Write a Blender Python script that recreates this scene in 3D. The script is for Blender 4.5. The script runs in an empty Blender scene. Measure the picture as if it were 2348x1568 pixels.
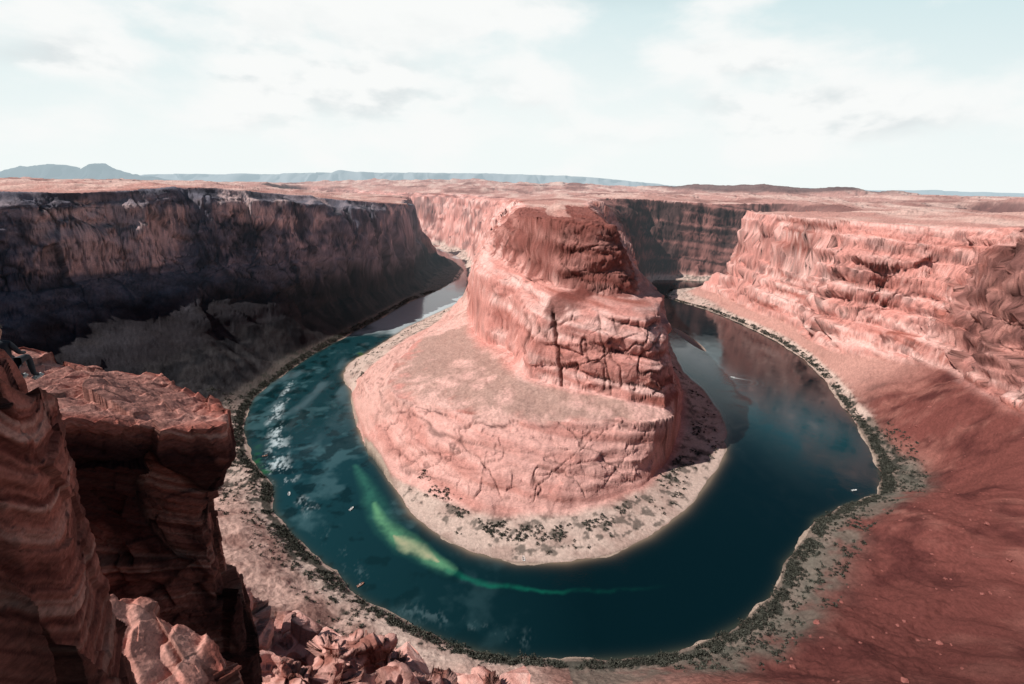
import bpy, math, time
import numpy as np
T0=time.time()
f4=np.float32
rng=np.random.default_rng(7)
scene=bpy.context.scene
col=scene.collection
# ---------------------------------------------------------------- noise
TAB=(rng.random((256,256))*2-1).astype(f4)
TAB3=(rng.random((64,64,64))*2-1).astype(f4)
TABC=(rng.random((32,32,32,7))*2-1).astype(f4)
def vn2(x,y,s=0):
    x=x+s*17.31; y=y+s*9.77
    xi=np.floor(x); yi=np.floor(y)
    fx=(x-xi).astype(f4); fy=(y-yi).astype(f4)
    xi=xi.astype(np.int32); yi=yi.astype(np.int32)
    fx=fx*fx*(3-2*fx); fy=fy*fy*(3-2*fy)
    x0=xi&255;x1=(xi+1)&255;y0=yi&255;y1=(yi+1)&255
    a=TAB[y0,x0];b=TAB[y0,x1];c=TAB[y1,x0];d=TAB[y1,x1]
    return (a+(b-a)*fx)*(1-fy)+(c+(d-c)*fx)*fy
def fbm(x,y,o=4,s=0,g=0.5):
    r=0;a=1;n=0
    for i in range(o):
        c,sn=math.cos(i*0.7),math.sin(i*0.7)
        k=2.03**i
        r=r+a*vn2((x*c-y*sn)*k,(x*sn+y*c)*k,s+i*3.1);n+=a;a*=g
    return r/n*1.5
def vn3(x,y,z,s=0):
    x=x+s*7.3;y=y+s*3.9;z=z+s*5.1
    xi=np.floor(x);yi=np.floor(y);zi=np.floor(z)
    fx=(x-xi).astype(f4);fy=(y-yi).astype(f4);fz=(z-zi).astype(f4)
    fx=fx*fx*(3-2*fx);fy=fy*fy*(3-2*fy);fz=fz*fz*(3-2*fz)
    xi=xi.astype(np.int32);yi=yi.astype(np.int32);zi=zi.astype(np.int32)
    x0=xi&63;x1=(xi+1)&63;y0=yi&63;y1=(yi+1)&63;z0=zi&63;z1=(zi+1)&63
    def L(zz):
        a=TAB3[zz,y0,x0];b=TAB3[zz,y0,x1];c=TAB3[zz,y1,x0];d=TAB3[zz,y1,x1]
        return (a+(b-a)*fx)*(1-fy)+(c+(d-c)*fx)*fy
    return L(z0)*(1-fz)+L(z1)*fz
def fbm3(x,y,z,o=3,s=0):
    r=0;a=1;n=0
    for i in range(o):
        k=2.03**i
        r=r+a*vn3(x*k,y*k,z*k,s+i*2.3);n+=a;a*=.5
    return r/n*1.5
def facet(x,y,z,s=0,tilt=.9,off=.5):
    # broken-rock blocks: each cell is one tilted flat face; returns height and edge closeness
    x=x+s*7.3;y=y+s*3.9;z=z+s*5.1
    bx=np.floor(x-.5);by=np.floor(y-.5);bz=np.floor(z-.5)
    best=np.full(x.shape,9e9,f4);sec=best.copy();val=np.zeros(x.shape,f4)
    for i in (0,1):
        for j in (0,1):
            for k in (0,1):
                cx=bx+i;cy=by+j;cz=bz+k
                T=TABC[cz.astype(np.int32)&31,cy.astype(np.int32)&31,cx.astype(np.int32)&31]
                dx=(x-(cx+.5+T[...,0]*.4)).astype(f4);dy=(y-(cy+.5+T[...,1]*.4)).astype(f4);dz=(z-(cz+.5+T[...,2]*.4)).astype(f4)
                d=dx*dx+dy*dy+dz*dz
                v=T[...,3]*off+tilt*(dx*T[...,4]+dy*T[...,5]+dz*T[...,6])
                m=d<best
                sec=np.where(m,best,np.minimum(sec,d))
                val=np.where(m,v,val);best=np.where(m,d,best)
    return val,np.sqrt(sec)-np.sqrt(best)
def sm(a,b,x):
    t=np.clip((x-a)/(b-a),0,1); return t*t*(3-2*t)
# ---------------------------------------------------------------- map contours (world metres, z up, river level 0)
def P3(l,z=None): return np.array([(p[0],p[1],p[2] if len(p)>2 else z) for p in l],dtype=np.float64)
O0=P3([(-3000,3750),(-1150,3150),(-414,2543),(-329,2319),(-252,2158),(-186,1927),(-184,1716),(-228,1500),(-277,1350),(-310,1157),(-340,1022),(-364,893),(-372,799),(-375,735),(-374,692),(-357,632),(-328,570),(-295,518),(-267,487),(-246,470),(-226,425),(-198,393),(-170,366),(-139,341),(-110,315),(-83,299),(-62,288),(-39,277),(-15,270),(11,265),(55,265),(100,270),(132,278),(171,299),(203,323),(221,342),(233,362),(271,396),(293,423),(334,446),(385,468),(410,501),(434,545),(463,620),(489,699),(526,809),(549,920),(556,1035),(543,1179),(512,1321),(465,1414),(444,1484),(493,1596),(629,1669),(750,1640),(1000,1650),(1500,1690),(3000,1780)],0)
I0=P3([(-3000,3900),(-1200,3300),(-479,2730),(-364,2569),(-249,2300),(-193,2075),(-154,1719),(-135,1362),(-188,1227),(-234,1085),(-259,954),(-286,848),(-278,788),(-245,723),(-213,639),(-181,564),(-147,514),(-118,462),(-94,419),(-65,391),(-32,367),(6,356),(49,357),(88,368),(128,392),(172,432),(212,481),(252,538),(283,606),(299,675),(303,759),(297,839),(316,966),(361,1173),(394,1363),(416,1533),(447,1659),(491,1770),(585,1780),(700,1760),(1000,1765),(1500,1800),(3000,1890)],0)
O1=P3([(-3000,3690,12),(-1120,3090,12),(-440,2500,12),(-370,2290,12),(-300,2120,12),(-250,1900,10),(-262,1716,10),(-262,1650,10),(-262,1480,10),(-300,1330,10),(-335,1140,10),(-365,1000,10),(-390,870,10),(-400,780,10),(-412,715,10),(-415,650,10),(-400,600,10),(-352,560,10),(-322,505,10),(-292,470,10),(-262,440,10),(-240,405,10),(-212,375,10),(-184,348,10),(-155,322,12),(-122,296,12),(-92,280,12),(-70,268,12),(-45,260,12),(-18,253,10),(11,249,9),(55,249,8),(105,253,8),(145,260,8),(187,280,8),(222,304,8),(245,330,8),(258,350,8),(291,380,9),(312,405,9),(352,428,11),(418,462,11),(438,492,10),(456,535,10),(482,600,10),(508,690,10),(546,800,10),(570,920,10),(578,1035,10),(566,1179,10),(545,1321,10),(535,1420,10),(540,1500,10),(573,1560,10),(660,1630,12),(760,1600,12),(1000,1630,12),(1500,1670,12),(3000,1760,12)])
O2=P3([(-3000,3640,80),(-1100,3040,80),(-470,2460,80),(-410,2270,60),(-345,2110,50),(-300,1900,40),(-300,1720,30),(-300,1620,30),(-310,1480,40),(-345,1330,45),(-385,1230,48),(-405,1110,52),(-430,990,56),(-458,880,60),(-490,800,60),(-520,720,55),(-560,640,50),(-600,550,50),(-560,450,60),(-500,380,70),(-400,300,80),(-290,240,90),(-200,190,95),(-130,160,100),(-60,140,100),(0,130,95),(60,125,95),(130,120,95),(200,120,100),(280,130,105),(360,160,105),(430,210,100),(480,280,95),(510,350,90),(520,440,88),(524,481,90),(532,532,85),(570,600,78),(613,690,70),(600,780,50),(575,880,32),(590,1000,25),(600,1120,25),(595,1238,25),(575,1330,22),(570,1430,22),(590,1514,22),(680,1600,30),(770,1575,30),(1000,1600,30),(1500,1640,30),(3000,1730,30)])
O3=P3([(-3000,3600,160),(-1090,3000,160),(-500,2430,160),(-450,2250,150),(-390,2090,140),(-340,1900,120),(-325,1720,105),(-325,1600,100),(-335,1400,105),(-390,1240,130),(-434,1100,138),(-482,1040,142),(-525,976,146),(-582,910,150),(-636,848,150),(-672,800,148),(-712,760,146),(-750,700,146),(-770,600,150),(-745,480,150),(-640,360,150),(-480,250,150),(-300,140,150),(-150,66,150),(-70,30,150),(0,22,155),(60,20,155),(150,20,155),(250,40,150),(380,100,150),(480,180,150),(540,280,150),(556,380,150),(556,460,150),(560,540,150),(592,620,150),(650,690,145),(672,800,130),(640,880,105),(610,950,100),(618,1050,110),(645,1120,118),(622,1220,125),(592,1320,130),(600,1440,120),(630,1520,110),(700,1570,120),(780,1550,120),(1000,1575,120),(1500,1615,120),(3000,1705,120)])
O4=P3([(-3000,3560,262),(-1080,2960,262),(-530,2400,255),(-490,2230,250),(-430,2070,248),(-380,1900,245),(-355,1720,245),(-350,1600,245),(-376,1430,255),(-445,1290,264),(-490,1170,276),(-530,1070,284),(-580,985,290),(-640,905,284),(-685,860,281),(-728,820,280),(-775,785,281),(-820,700,282),(-830,580,284),(-800,440,286),(-690,310,288),(-500,190,290),(-300,95,294),(-120,30,297),(-40,-2,298),(0,-6,298),(60,-10,298),(180,-10,297),(300,5,296),(430,50,292),(520,130,285),(575,240,275),(600,360,262),(592,460,258),(588,550,256),(614,635,251),(688,705,250),(745,800,252),(735,860,251),(700,930,246),(672,1040,243),(660,1120,244),(645,1200,244),(612,1330,244),(625,1440,244),(660,1510,244),(710,1550,245),(790,1530,246),(1000,1550,247),(1500,1590,250),(3000,1680,255)])
I1=P3([(-3000,3960,20),(-1180,3360,20),(-440,2780,20),(-310,2600,20),(-210,2310,20),(-165,2080,20),(-140,1719,15),(-128,1400,15),(-135,1254,15),(-165,1041,20),(-201,926,20),(-222,813,15),(-239,744,10),(-233,696,8),(-204,608,8),(-161,529,8),(-130,482,8),(-102,458,8),(-72,440,8),(-36,423,8),(-7,415,8),(47,418,8),(100,438,8),(142,470,8),(190,531,8),(222,605,8),(258,719,10),(272,850,10),(292,966,10),(335,1173,12),(370,1363,12),(392,1533,12),(420,1670,12),(470,1800,15),(585,1810,15),(700,1785,15),(1000,1790,15),(1500,1825,15),(3000,1915,15)])
I2=P3([(-3000,4000,80),(-1150,3400,80),(-410,2820,80),(-285,2630,80),(-185,2330,80),(-145,2090,80),(-128,1719,55),(-116,1300,48),(-110,1070,52),(-135,930,50),(-162,809,46),(-172,695,47),(-166,622,49),(-145,582,51),(-108,556,54),(-87,550,56),(-54,526,57),(-24,512,59),(14,502,60),(60,499,60),(109,510,62),(156,509,62),(182,520,60),(212,605,55),(232,710,50),(250,850,60),(274,966,60),(317,1173,60),(354,1363,60),(377,1533,60),(407,1690,60),(455,1820,80),(585,1835,80),(700,1805,80),(1000,1810,80),(1500,1845,80),(3000,1935,80)])
I3=P3([(-3000,4030,140),(-1120,3430,140),(-385,2850,140),(-262,2650,140),(-158,2345,140),(-122,2100,140),(-100,1719,100),(-106,1300,80),(-94,1008,66),(-68,867,70),(-39,739,76),(-6,713,78),(8,620,79),(24,580,79),(48,562,78),(79,549,77),(128,539,74),(174,529,68),(201,562,70),(208,640,75),(224,740,80),(242,850,100),(260,966,100),(292,1173,100),(322,1363,100),(356,1533,100),(392,1700,100),(446,1835,130),(585,1850,130),(700,1825,130),(1000,1830,130),(1500,1865,130),(3000,1955,130)])
I4=P3([(-3000,4055,200),(-1100,3455,200),(-360,2875,200),(-235,2670,200),(-125,2360,200),(-75,2115,200),(-52,1719,180),(-62,1300,165),(-80,1000,168),(-64,868,167),(-36,768,168),(0,730,163),(18,650,162),(36,592,160),(60,579,160),(108,563,160),(152,560,158),(180,590,158),(193,680,164),(202,760,166),(210,860,168),(220,966,168),(240,1173,168),(266,1363,168),(325,1533,170),(370,1720,170),(435,1850,180),(585,1865,180),(700,1845,180),(1000,1850,180),(1500,1885,180),(3000,1975,180)])
I5=P3([(-3000,4080,240),(-1080,3480,240),(-340,2895,240),(-215,2690,240),(-100,2375,240),(-45,2130,238),(-18,1719,222),(-40,1300,205),(-46,1000,206),(-38,900,194),(-14,826,194),(12,760,193),(28,685,189),(52,638,184),(80,622,182),(116,618,180),(144,624,178),(160,662,178),(168,720,182),(176,790,190),(182,866,196),(192,966,197),(214,1173,200),(240,1363,205),(305,1533,210),(352,1735,215),(425,1862,225),(585,1875,225),(700,1860,225),(1000,1870,225),(1500,1905,225),(3000,1995,225)])
I6=P3([(-3000,4130,265),(-1050,3530,262),(-310,3000,258),(-190,2800,256),(-80,2560,254),(0,2350,254),(24,2150,258),(26,1719,264),(22,1300,266),(16,1000,264),(8,910,259),(8,850,255),(14,780,257),(25,715,261),(42,670,263),(66,652,264),(92,648,262),(112,657,259),(121,692,257),(124,770,259),(127,850,263),(142,1000,267),(180,1300,268),(232,1650,268),(300,1840,268),(420,1885,269),(600,1895,262),(700,1890,256),(1000,1900,262),(1500,1935,265),(3000,2025,268)])
OC=[O0,O1,O2,O3,O4]; IC=[I0,I1,I2,I3,I4,I5,I6]
def axis(a,b,lim0,lim1,d0,d1):
    v=[a]
    while v[-1]<b:
        x=v[-1]; d=d0 if lim0<=x<=lim1 else d0+(d1-d0)*min(1,(abs(x-(lim0 if x<lim0 else lim1)))/900)
        v.append(x+d)
    return np.array(v)
XS=axis(-1700,2000,-760,780,6,40); YS=axis(-150,4250,-150,950,5,24)
GX,GY=np.meshgrid(XS,YS); GX=GX.astype(f4);GY=GY.astype(f4)
def sdf(c,closing):
    best=np.full(GX.shape,1e12,f4); zb=np.zeros(GX.shape,f4)
    for i in range(len(c)-1):
        ax,ay,az=c[i];bx,by,bz=c[i+1]
        dx,dy=bx-ax,by-ay
        t=np.clip(((GX-ax)*dx+(GY-ay)*dy)/(dx*dx+dy*dy),0,1)
        d=(GX-ax-t*dx)**2+(GY-ay-t*dy)**2
        m=d<best
        best=np.where(m,d,best); zb=np.where(m,az+(bz-az)*t,zb)
    poly=[(p[0],p[1]) for p in c]+closing
    ins=np.zeros(GX.shape,bool)
    for i in range(len(poly)):
        ax,ay=poly[i];bx,by=poly[(i+1)%len(poly)]
        if ay==by: continue
        cr=((ay>GY)!=(by>GY))&(GX<(bx-ax)*(GY-ay)/(by-ay)+ax)
        ins^=cr
    return np.sqrt(best),zb,ins
fields=[]
for c in OC:
    d,z,ins=sdf(c,[(3000,9000),(-3000,9000)])
    fields+= [np.where(ins,-d,d),z]
for c in IC:
    d,z,ins=sdf(c,[(3000,9000),(-3000,9000)])
    fields+= [np.where(ins,d,-d),z]
def blur(a):
    b=a.copy(); b[1:-1,1:-1]=(a[1:-1,1:-1]*2+a[:-2,1:-1]+a[2:,1:-1]+a[1:-1,:-2]+a[1:-1,2:])/6; return b
for i in range(1,len(fields),2):
    for k in range(3): fields[i]=blur(fields[i])
FLD=np.stack(fields,-1).astype(f4)
def samp(x,y,ch=None):
    fx=np.interp(x,XS,np.arange(len(XS)));fy=np.interp(y,YS,np.arange(len(YS)))
    x0=np.minimum(fx.astype(np.int32),len(XS)-2);y0=np.minimum(fy.astype(np.int32),len(YS)-2)
    tx=(fx-x0).astype(f4)[...,None];ty=(fy-y0).astype(f4)[...,None]
    A=FLD if ch is None else FLD[...,ch]
    return (A[y0,x0]*(1-tx)+A[y0,x0+1]*tx)*(1-ty)+(A[y0+1,x0]*(1-tx)+A[y0+1,x0+1]*tx)*ty
def terr(h,P,ph,k):
    q=h/P+ph; fl=np.floor(q); fr=q-fl
    return (fl+sm(0.5-k,0.5+k,fr)-ph)*P
def lowmesa(x,y):
    return sm(900,1500,x+.25*(y-3400))*(1-sm(1500,2700,x))*sm(2750,3150,y+60*fbm(x/200,y/200,3,58))*(1-sm(3900,4300,y))
def fillm(x,y): return sm(860,1060,x)*sm(1400,1545,y)*(1-sm(2100,2500,y))
def H(x,y):
    x=x.astype(f4);y=y.astype(f4)
    r=np.hypot(x,y)
    s0=samp(x,y,[0,10])
    dl=np.maximum(s0[...,0],s0[...,1])
    isI0=s0[...,1]>s0[...,0]
    w=sm(4,55,dl)*sm(60,220,r)
    am=w*np.clip(1+(y-900)/1500,1,2.2)
    n1=fbm(x/115,y/115,3,1);n2=fbm(x/115,y/115,3,2)
    n3=fbm(x/27,y/27,4,3);n4=fbm(x/27,y/27,4,4)
    a1=np.where(isI0,7,26);a3=np.where(isI0,np.where(y<620,2.6,.8),np.where(x>0,1.0,1.5))
    a1=np.where(isI0&(y>1400),26,a1);a3=np.where(isI0&(y>1400),5,a3)
    wx=am*(a1*n1+a3*n3); wy=am*(a1*n2+a3*n4)
    edge=(1-sm(6,40,np.abs(dl)))
    wx=wx+edge*3.5*n3; wy=wy+edge*3.5*n4
    S=samp(x+wx,y+wy)
    dO=[S[...,2*i] for i in range(5)];zO=[S[...,2*i+1] for i in range(5)]
    dI=[S[...,10+2*i] for i in range(7)];zI=[S[...,11+2*i] for i in range(7)]
    isI=dI[0]>dO[0]
    def band(ds,zs,profs):
        h=np.minimum(ds[0],0)*0.25
        b=np.where(ds[0]>0,0.0,-1.0).astype(f4)
        for k in range(len(ds)-1):
            a=np.maximum(ds[k],0);c=np.maximum(-ds[k+1],0)
            t=a/(a+c+1e-3)
            m=(ds[k]>0)&(ds[k+1]<=0)
            h=np.where(m,zs[k]+(zs[k+1]-zs[k])*profs[k](t),h)
            b=np.where(m,k+t,b)
        m=ds[-1]>0
        h=np.where(m,zs[-1],h);b=np.where(m,len(ds)-1,b)
        return h,b
    lin=lambda t:t
    hO,bO=band(dO,zO,[lin,lambda t:t**1.1,lambda t:t,lambda t:0.35*t+0.65*sm(0.0,.6,t)])
    hI,bI=band(dI,zI,[lambda t:t**1.3,lambda t:.94*(.4*t+.6*np.sin(t*1.5708))+.06*sm(.80,.97,t),lambda t:t,lambda t:0.5*t+0.5*np.sin(t*1.5708),lin,lambda t:0.4*t+.6*np.sin(t*1.5708)])
    h=np.where(isI,hI,hO); b=np.where(isI,bI,bO)
    dtop=np.where(isI,dI[6],dO[4]); dtop=np.maximum(dtop,0)
    rock=np.where(isI,sm(1.0,1.15,b)*(1-sm(1.9,2.15,b)*(1-sm(2.95,3.02,b))),sm(1.85,2.1,b))
    top=(dtop>0)
    ph=fbm(x/260,y/260,2,21)*0.5+ (x*0.002+y*0.0012)
    wt=rock*(~top)*sm(60,200,r)
    h1=terr(h,30.0,ph,.34); h=h+(h1-h)*wt*np.where(isI,0.35*(b>2.5),np.where(x>0,.8,0.3))
    ph2=ph*2+.5*fbm(x/50,y/50,3,22)
    h1=terr(h,11.0,ph2,.36); h=h+(h1-h)*wt*np.where(isI,np.where(b>2.5,.35,.55),np.where(x>0,.55,0.15))
    h=h+rock*w*(1.0*n3*np.where(isI,.3,1))
    tal=(1-rock)*sm(5,40,dl)*np.clip(b,0,1)
    h=h+tal*w*(3.2*n3+1.0*fbm(x/9,y/9,4,32))*np.where(isI,.6,1)
    sc=x*.25+y*.97+.25*(x+400)
    rib=np.abs(fbm(sc/42+1.2*fbm(x/200,y/200,2,36),(x-y*.2)/320,2,34))
    lw=sm(150,260,-x)*sm(560,680,y)*(~isI)
    h=h+lw*w*sm(.5,1.3,b)*(1-sm(1.9,2.6,b))*(2-11*np.clip(rib,0,.5))
    h=h+sm(1,10,dl)*fbm(x/4,y/4,2,35)*np.where(isI,.12,.5)
    sp=np.exp(-((x+70)/88)**4-((y-168+(x+75)*0.03)/38)**2)
    rb=1-np.abs(fbm(x/34,y/34,3,41))
    hs=h+sp*(36+22*rb**2+8*fbm(x/16,y/16,3,44))
    hs=hs+(terr(hs,8.0,(x*.02+y*.01),.2)-hs)*.85*sm(.1,.4,sp)
    h=np.where(isI,h,hs)
    far=288+fbm(x/900,y/900,3,51)*7
    pl=h+(far-h)*(1-np.exp(-dtop/900.0))
    bump=sm(20,300,dtop)
    rgh=fbm(x/170,y/170,5,52)
    pl=pl+bump*(terr(rgh*13,4.5,0,.25))+sm(0,40,dtop)*fbm(x/25,y/25,3,53)*1.6
    hill=62*np.exp(-((x-150)/1300)**2-((y-5000)/1100)**2)*(0.5+0.8*np.abs(fbm(x/420,y/420,5,54)))
    hill=hill+52*lowmesa(x,y)*(.9+.25*fbm(x/300,y/300,3,57))
    hill=hill+45*np.exp(-((x+1200)/900)**2-((y-5200)/600)**2)*(0.4+np.abs(fbm(x/400,y/400,5,55)))
    pl=pl+hill*bump
    h=np.where(top,pl,h)
    out=np.maximum(sm(3300,3900,y),sm(1250,1500,-x))
    out=np.maximum(out,sm(1500,1800,x))
    pl2=far+terr(rgh*13,4.5,0,.25)+hill
    h=h+(pl2-h)*out
    fm=fillm(x,y)*(1-out)
    h=h+(252+(y-1550)*.025+terr(rgh*13,4.5,0,.25)-h)*fm
    isl=np.exp(-((x-(372+(1060-y)*0.06))/13)**2-((y-1040)/110)**2)
    h=np.where((dl<0)&(fm<.01),np.maximum(h,-2+3.8*isl),h)
    return h,b,isI,dl,rock,dtop,sp
# ---------------------------------------------------------------- adaptive polar grid
tan_in=np.linspace(-1.08,1.08,1320)
ang=np.arctan(tan_in)
ex=np.radians(np.linspace(48,68,26))
ANG=np.concatenate([-ex[::-1],ang,ex])
NA=len(ANG)
ac=ANG[::5]; 
if ac[-1]!=ANG[-1]: ac=np.append(ac,ANG[-1])
rd=np.exp(np.linspace(math.log(22),math.log(9000),1500))
X=np.sin(ac)[:,None]*rd[None];Y=np.cos(ac)[:,None]*rd[None]
hc=H(X,Y)[0]
dr=np.diff(rd)[None];dh=np.diff(hc,axis=1)
rm=(rd[1:]+rd[:-1])[None]/2
met=np.sqrt((dr*np.clip(260/rm,.04,1))**2+dh**2)/rm+dr/rm*0.06
met[:,rd[1:]<125]*=0.12
for k in range(110):
    m2=met.copy(); m2[1:-1]=(met[:-2]+met[1:-1]*2+met[2:])/4; m2[0]=(met[0]+met[1])/2;m2[-1]=(met[-1]+met[-2])/2; met=m2
cum=np.concatenate([np.zeros((len(ac),1)),np.cumsum(met,1)],1)
cum/=cum[:,-1:]
NR=1200
q=np.linspace(0,1,NR)
RC=np.stack([np.interp(q,cum[i],rd) for i in range(len(ac))])
R=np.stack([np.interp(ANG,ac,RC[:,j]) for j in range(NR)],1)
farr=np.array([10500,13000,17000,23000,32000,45000,70000.])
R=np.concatenate([R,np.tile(farr,(NA,1))],1);NR=R.shape[1]
X=(np.sin(ANG)[:,None]*R).astype(f4);Y=(np.cos(ANG)[:,None]*R).astype(f4)
h,b,isI,dl,rock,dtop,spur=H(X,Y)
ff=sm(9000,12000,R); h=h*(1-ff)+284*ff
def normals(X,Y,Z):
    ax=np.gradient(X,axis=0);ay=np.gradient(Y,axis=0);az=np.gradient(Z,axis=0)
    bx=np.gradient(X,axis=1);by=np.gradient(Y,axis=1);bz=np.gradient(Z,axis=1)
    nx=ay*bz-az*by;ny=az*bx-ax*bz;nz=ax*by-ay*bx
    l=np.sqrt(nx*nx+ny*ny+nz*nz)+1e-9
    sgn=np.sign(nz)
    return nx/l*sgn,ny/l*sgn,nz/l*sgn
nx,ny,nz=normals(X,Y,h)
def bl2(a,it):
    for _ in range(it):
        b_=a.copy();b_[1:-1]=(a[:-2]+2*a[1:-1]+a[2:])/4
        a=b_.copy();a[:,1:-1]=(b_[:,:-2]+2*b_[:,1:-1]+b_[:,2:])/4
    return a
sx,sy,sz=bl2(nx,18),bl2(ny,18),bl2(nz,18)
l=np.sqrt(sx*sx+sy*sy+sz*sz)+1e-6;sx/=l;sy/=l;sz/=l
dome=isI&(b<2.0)&(Y<1300)
base_st=np.where(dome,.9,np.clip((0.95-sz)/0.28,0,1))
stm=base_st*rock*sm(2,15,dl)*(dtop<60)*(1-fillm(X,Y))
wall=~isI;rw=wall&(X>0)
cap=isI*(Y<1250)*sm(4.9,5.1,b)
P1=33.0;q1=h/P1+fbm(X/130,Y/130,3,201)*.45+X*.0026
f1=q1-np.floor(q1);tier=np.sqrt(np.abs(np.sin(np.pi*f1)))
ta=np.clip(vn3(X/60,Y/60,np.floor(q1)*3.3,202)+.6,0,1.1)
q2=h/9.5+fbm(X/60,Y/60,3,203)*.7+X*.008;f2=q2-np.floor(q2);tier2=np.sqrt(np.abs(np.sin(np.pi*f2)))
t2a=np.clip(vn3(X/30,Y/30,np.floor(q2)*2.3,212)+.3,0,1)
g1=np.exp(-(np.minimum(f1,1-f1)/.03)**2)*np.clip(ta,0,1);g2=np.exp(-(np.minimum(f2,1-f2)/.06)**2)*t2a
bul=fbm3(X/75,Y/75,h/55,3,204)
c1=np.clip(1-np.abs(vn3(X/46+h/55,Y/46,h/170,205)+.10*vn3(X/9,Y/9,h/14,206))/.03,0,1)
c1b=np.clip(1-np.abs(vn3(X/60-h/34,Y/60,h/90,215)+.08*vn3(X/9,Y/9,h/14,216))/.022,0,1)
c2=np.clip(1-np.abs(vn3(X/19-h/34,Y/19,h/60,207)+.12*vn3(X/5,Y/5,h/7,208))/.06,0,1)
c2*=sm(0,.5,fbm(X/60,Y/60,2,209))
fis=np.exp(-((X-(54+(Y-560)*.1)-(h-100)*-.17)/1.5)**2)*isI*(Y>535)*(Y<620)*(h>70)*(h<166)
fis2=np.exp(-((X-(112+(Y-560)*.2)-(h-100)*-.25)/1.0)**2)*isI*(Y>530)*(Y<620)*(h>66)*(h<190)
fine=fbm3(X/13,Y/13,h/7,4,210)
fA,eA=facet(X/55,Y/55,h/120,220,.8,.5)
fB,eB=facet(X/18+h/90,Y/18,h/24,221)
fC,eC=facet(X/9,Y/9,h/6,222)
fD,eD=facet(X/66+h/100,Y/66,h/26-X/150,223,.8,.5)
fE,eE=facet(X/26,Y/26,h/8,224,.8,.6)
upw=sm(140,165,h)
relL=(11*bul+14*fA+4.5*fB*upw+2.0*fE*upw+(1-upw)*(3*fbm3(X/30+h/30,Y/30,h/20,3,230))+(tier2-.7)*1.6*t2a-c1*4-c1b*4-c2*1.2+fine*.5)
relR=(8*bul+15*fD+3.0*fB+1.5*fC+2.5*fE+(tier-.8)*9.0*ta+(tier2-.7)*3.0*t2a-c1*4-c1b*4-c2*2.0+fine*.4)
relB=(3.0*bul+5.0*fD+.5*fB+1.1*fE+.2*fC+(tier-.8)*8.0*ta+(tier2-.7)*2.0*t2a-c1*3-c1b*4.5-c2*.7-fis*11-fis2*3+fine*.2)
relC=(2.5*bul+3.5*fD+2.0*fB+2.5*fE+1.8*fC+(tier-.8)*6*ta+(tier2-.7)*3.0*t2a-c1*3-c2*2+fine*.6)
relD=(1.6*bul+2.6*fD+1.6*fE+.5*fC+(tier2-.7)*2.6*t2a-c1*2.2-c1b*2.2-c2*1.0+fine*.25)
rel=np.where(dome,relD,np.where(isI,relB*(1-cap)+relC*cap,np.where(rw,relR,relL)))
rel=rel*stm*sm(90,330,R)
capt=isI*(Y<1100)*(dtop>0)*(dtop<70)
spm=np.where(isI,0,sm(.1,.45,spur))
fS,eS=facet(X/24,Y/24,h/9,230,tilt=1.0,off=.6);fS2,eS2=facet(X/8,Y/8,h/3.5,231,tilt=.9,off=.5)
rel=rel+spm*(fS*7+fS2*2.0+fine*.6)+capt*(fC*1.8)
X=X+sx*rel;Y=Y+sy*rel;h=h+np.where((spm>.05)|(capt>0)|dome,sz*rel,sz*rel*.6)
nx,ny,nz=normals(X,Y,h)
crackm=np.clip(c1*.8+c1b*.85+c2*.6+fis*1.5+fis2*.8+g1*.9+g2*.7,0,1)*stm
crackm=np.maximum(crackm,spm*(np.clip(1-eS/.07,0,1)*.7+np.clip(1-eS2/.07,0,1)*.3))
crackm=np.maximum(crackm,stm*np.where(isI,cap*.7,wall*np.where(rw,1.1,1.0))*np.clip(1-eB/.06,0,1)*.5)
crackm=np.maximum(crackm,stm*(isI*.3+rw*.8)*np.clip(1-eD/.018,0,1))
crackm=np.maximum(crackm,stm*(isI*.7+rw)*np.clip(1-eE/.045,0,1)*.35)
crackm=np.maximum(crackm,stm*wall*(~rw)*upw*np.clip(1-eA/.03,0,1)*.7)
crackm=np.clip(crackm,0,1)
print('height',time.time()-T0)
# ---------------------------------------------------------------- colours
def C(*c): return np.array(c,f4)
def mix(a,b_,t): t=t[...,None]; return a*(1-t)+b_*t
big=fbm(X/90,Y/90,4,61);mid=fbm(X/18,Y/18,4,62)
mid3=fbm3(X/20,Y/20,h/14,4,69)
st=fbm3(X/220,Y/220,(h+X*.12)/8.0,4,63)
one=np.ones(X.shape+(3,),f4)
colr=one*C(.64,.285,.24)
colr=mix(colr,C(.84,.51,.45),sm(-.3,.7,.8*st+.5*mid3+.3*big))
colr=mix(colr,C(.38,.13,.10),sm(.1,.8,-.9*st+.5*big+.2*mid3))
dmc=mix(one*C(.80,.45,.39),C(.54,.23,.19),sm(-.2,.6,.9*st+.3*big+.3*mid3))
colr=mix(colr,dmc,1.0*dome*.85)
stp=np.clip((0.75-nz)/0.4,0,1)
vs=fbm3(X/7,Y/7,h/75,4,64)+.5*fbm3(X/40,Y/40,h/60,2,65)
vb=fbm3(X/28,Y/28,h/30,4,74)
varn=stp*sm(.05,.6,np.where(isI|rw,vb+.25*vs,.6*vs+.6*vb+.2*big))
colr=mix(colr,C(.09,.042,.042),varn*np.where(isI,.15,np.where(rw,.5,.6)))
y_=Y;x_=X
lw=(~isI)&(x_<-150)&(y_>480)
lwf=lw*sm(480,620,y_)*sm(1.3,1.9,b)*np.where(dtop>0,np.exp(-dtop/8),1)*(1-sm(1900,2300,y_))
dark=mix(one*C(.16,.15,.185),C(.36,.29,.315),sm(-.2,.7,.6*st+.7*mid3))  # left wall: dark varnish, with its shadow also put into the colour
dark=mix(dark,C(.05,.05,.066),sm(.0,.5,.2*vs+.9*vb+.3*big)*.85)
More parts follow.
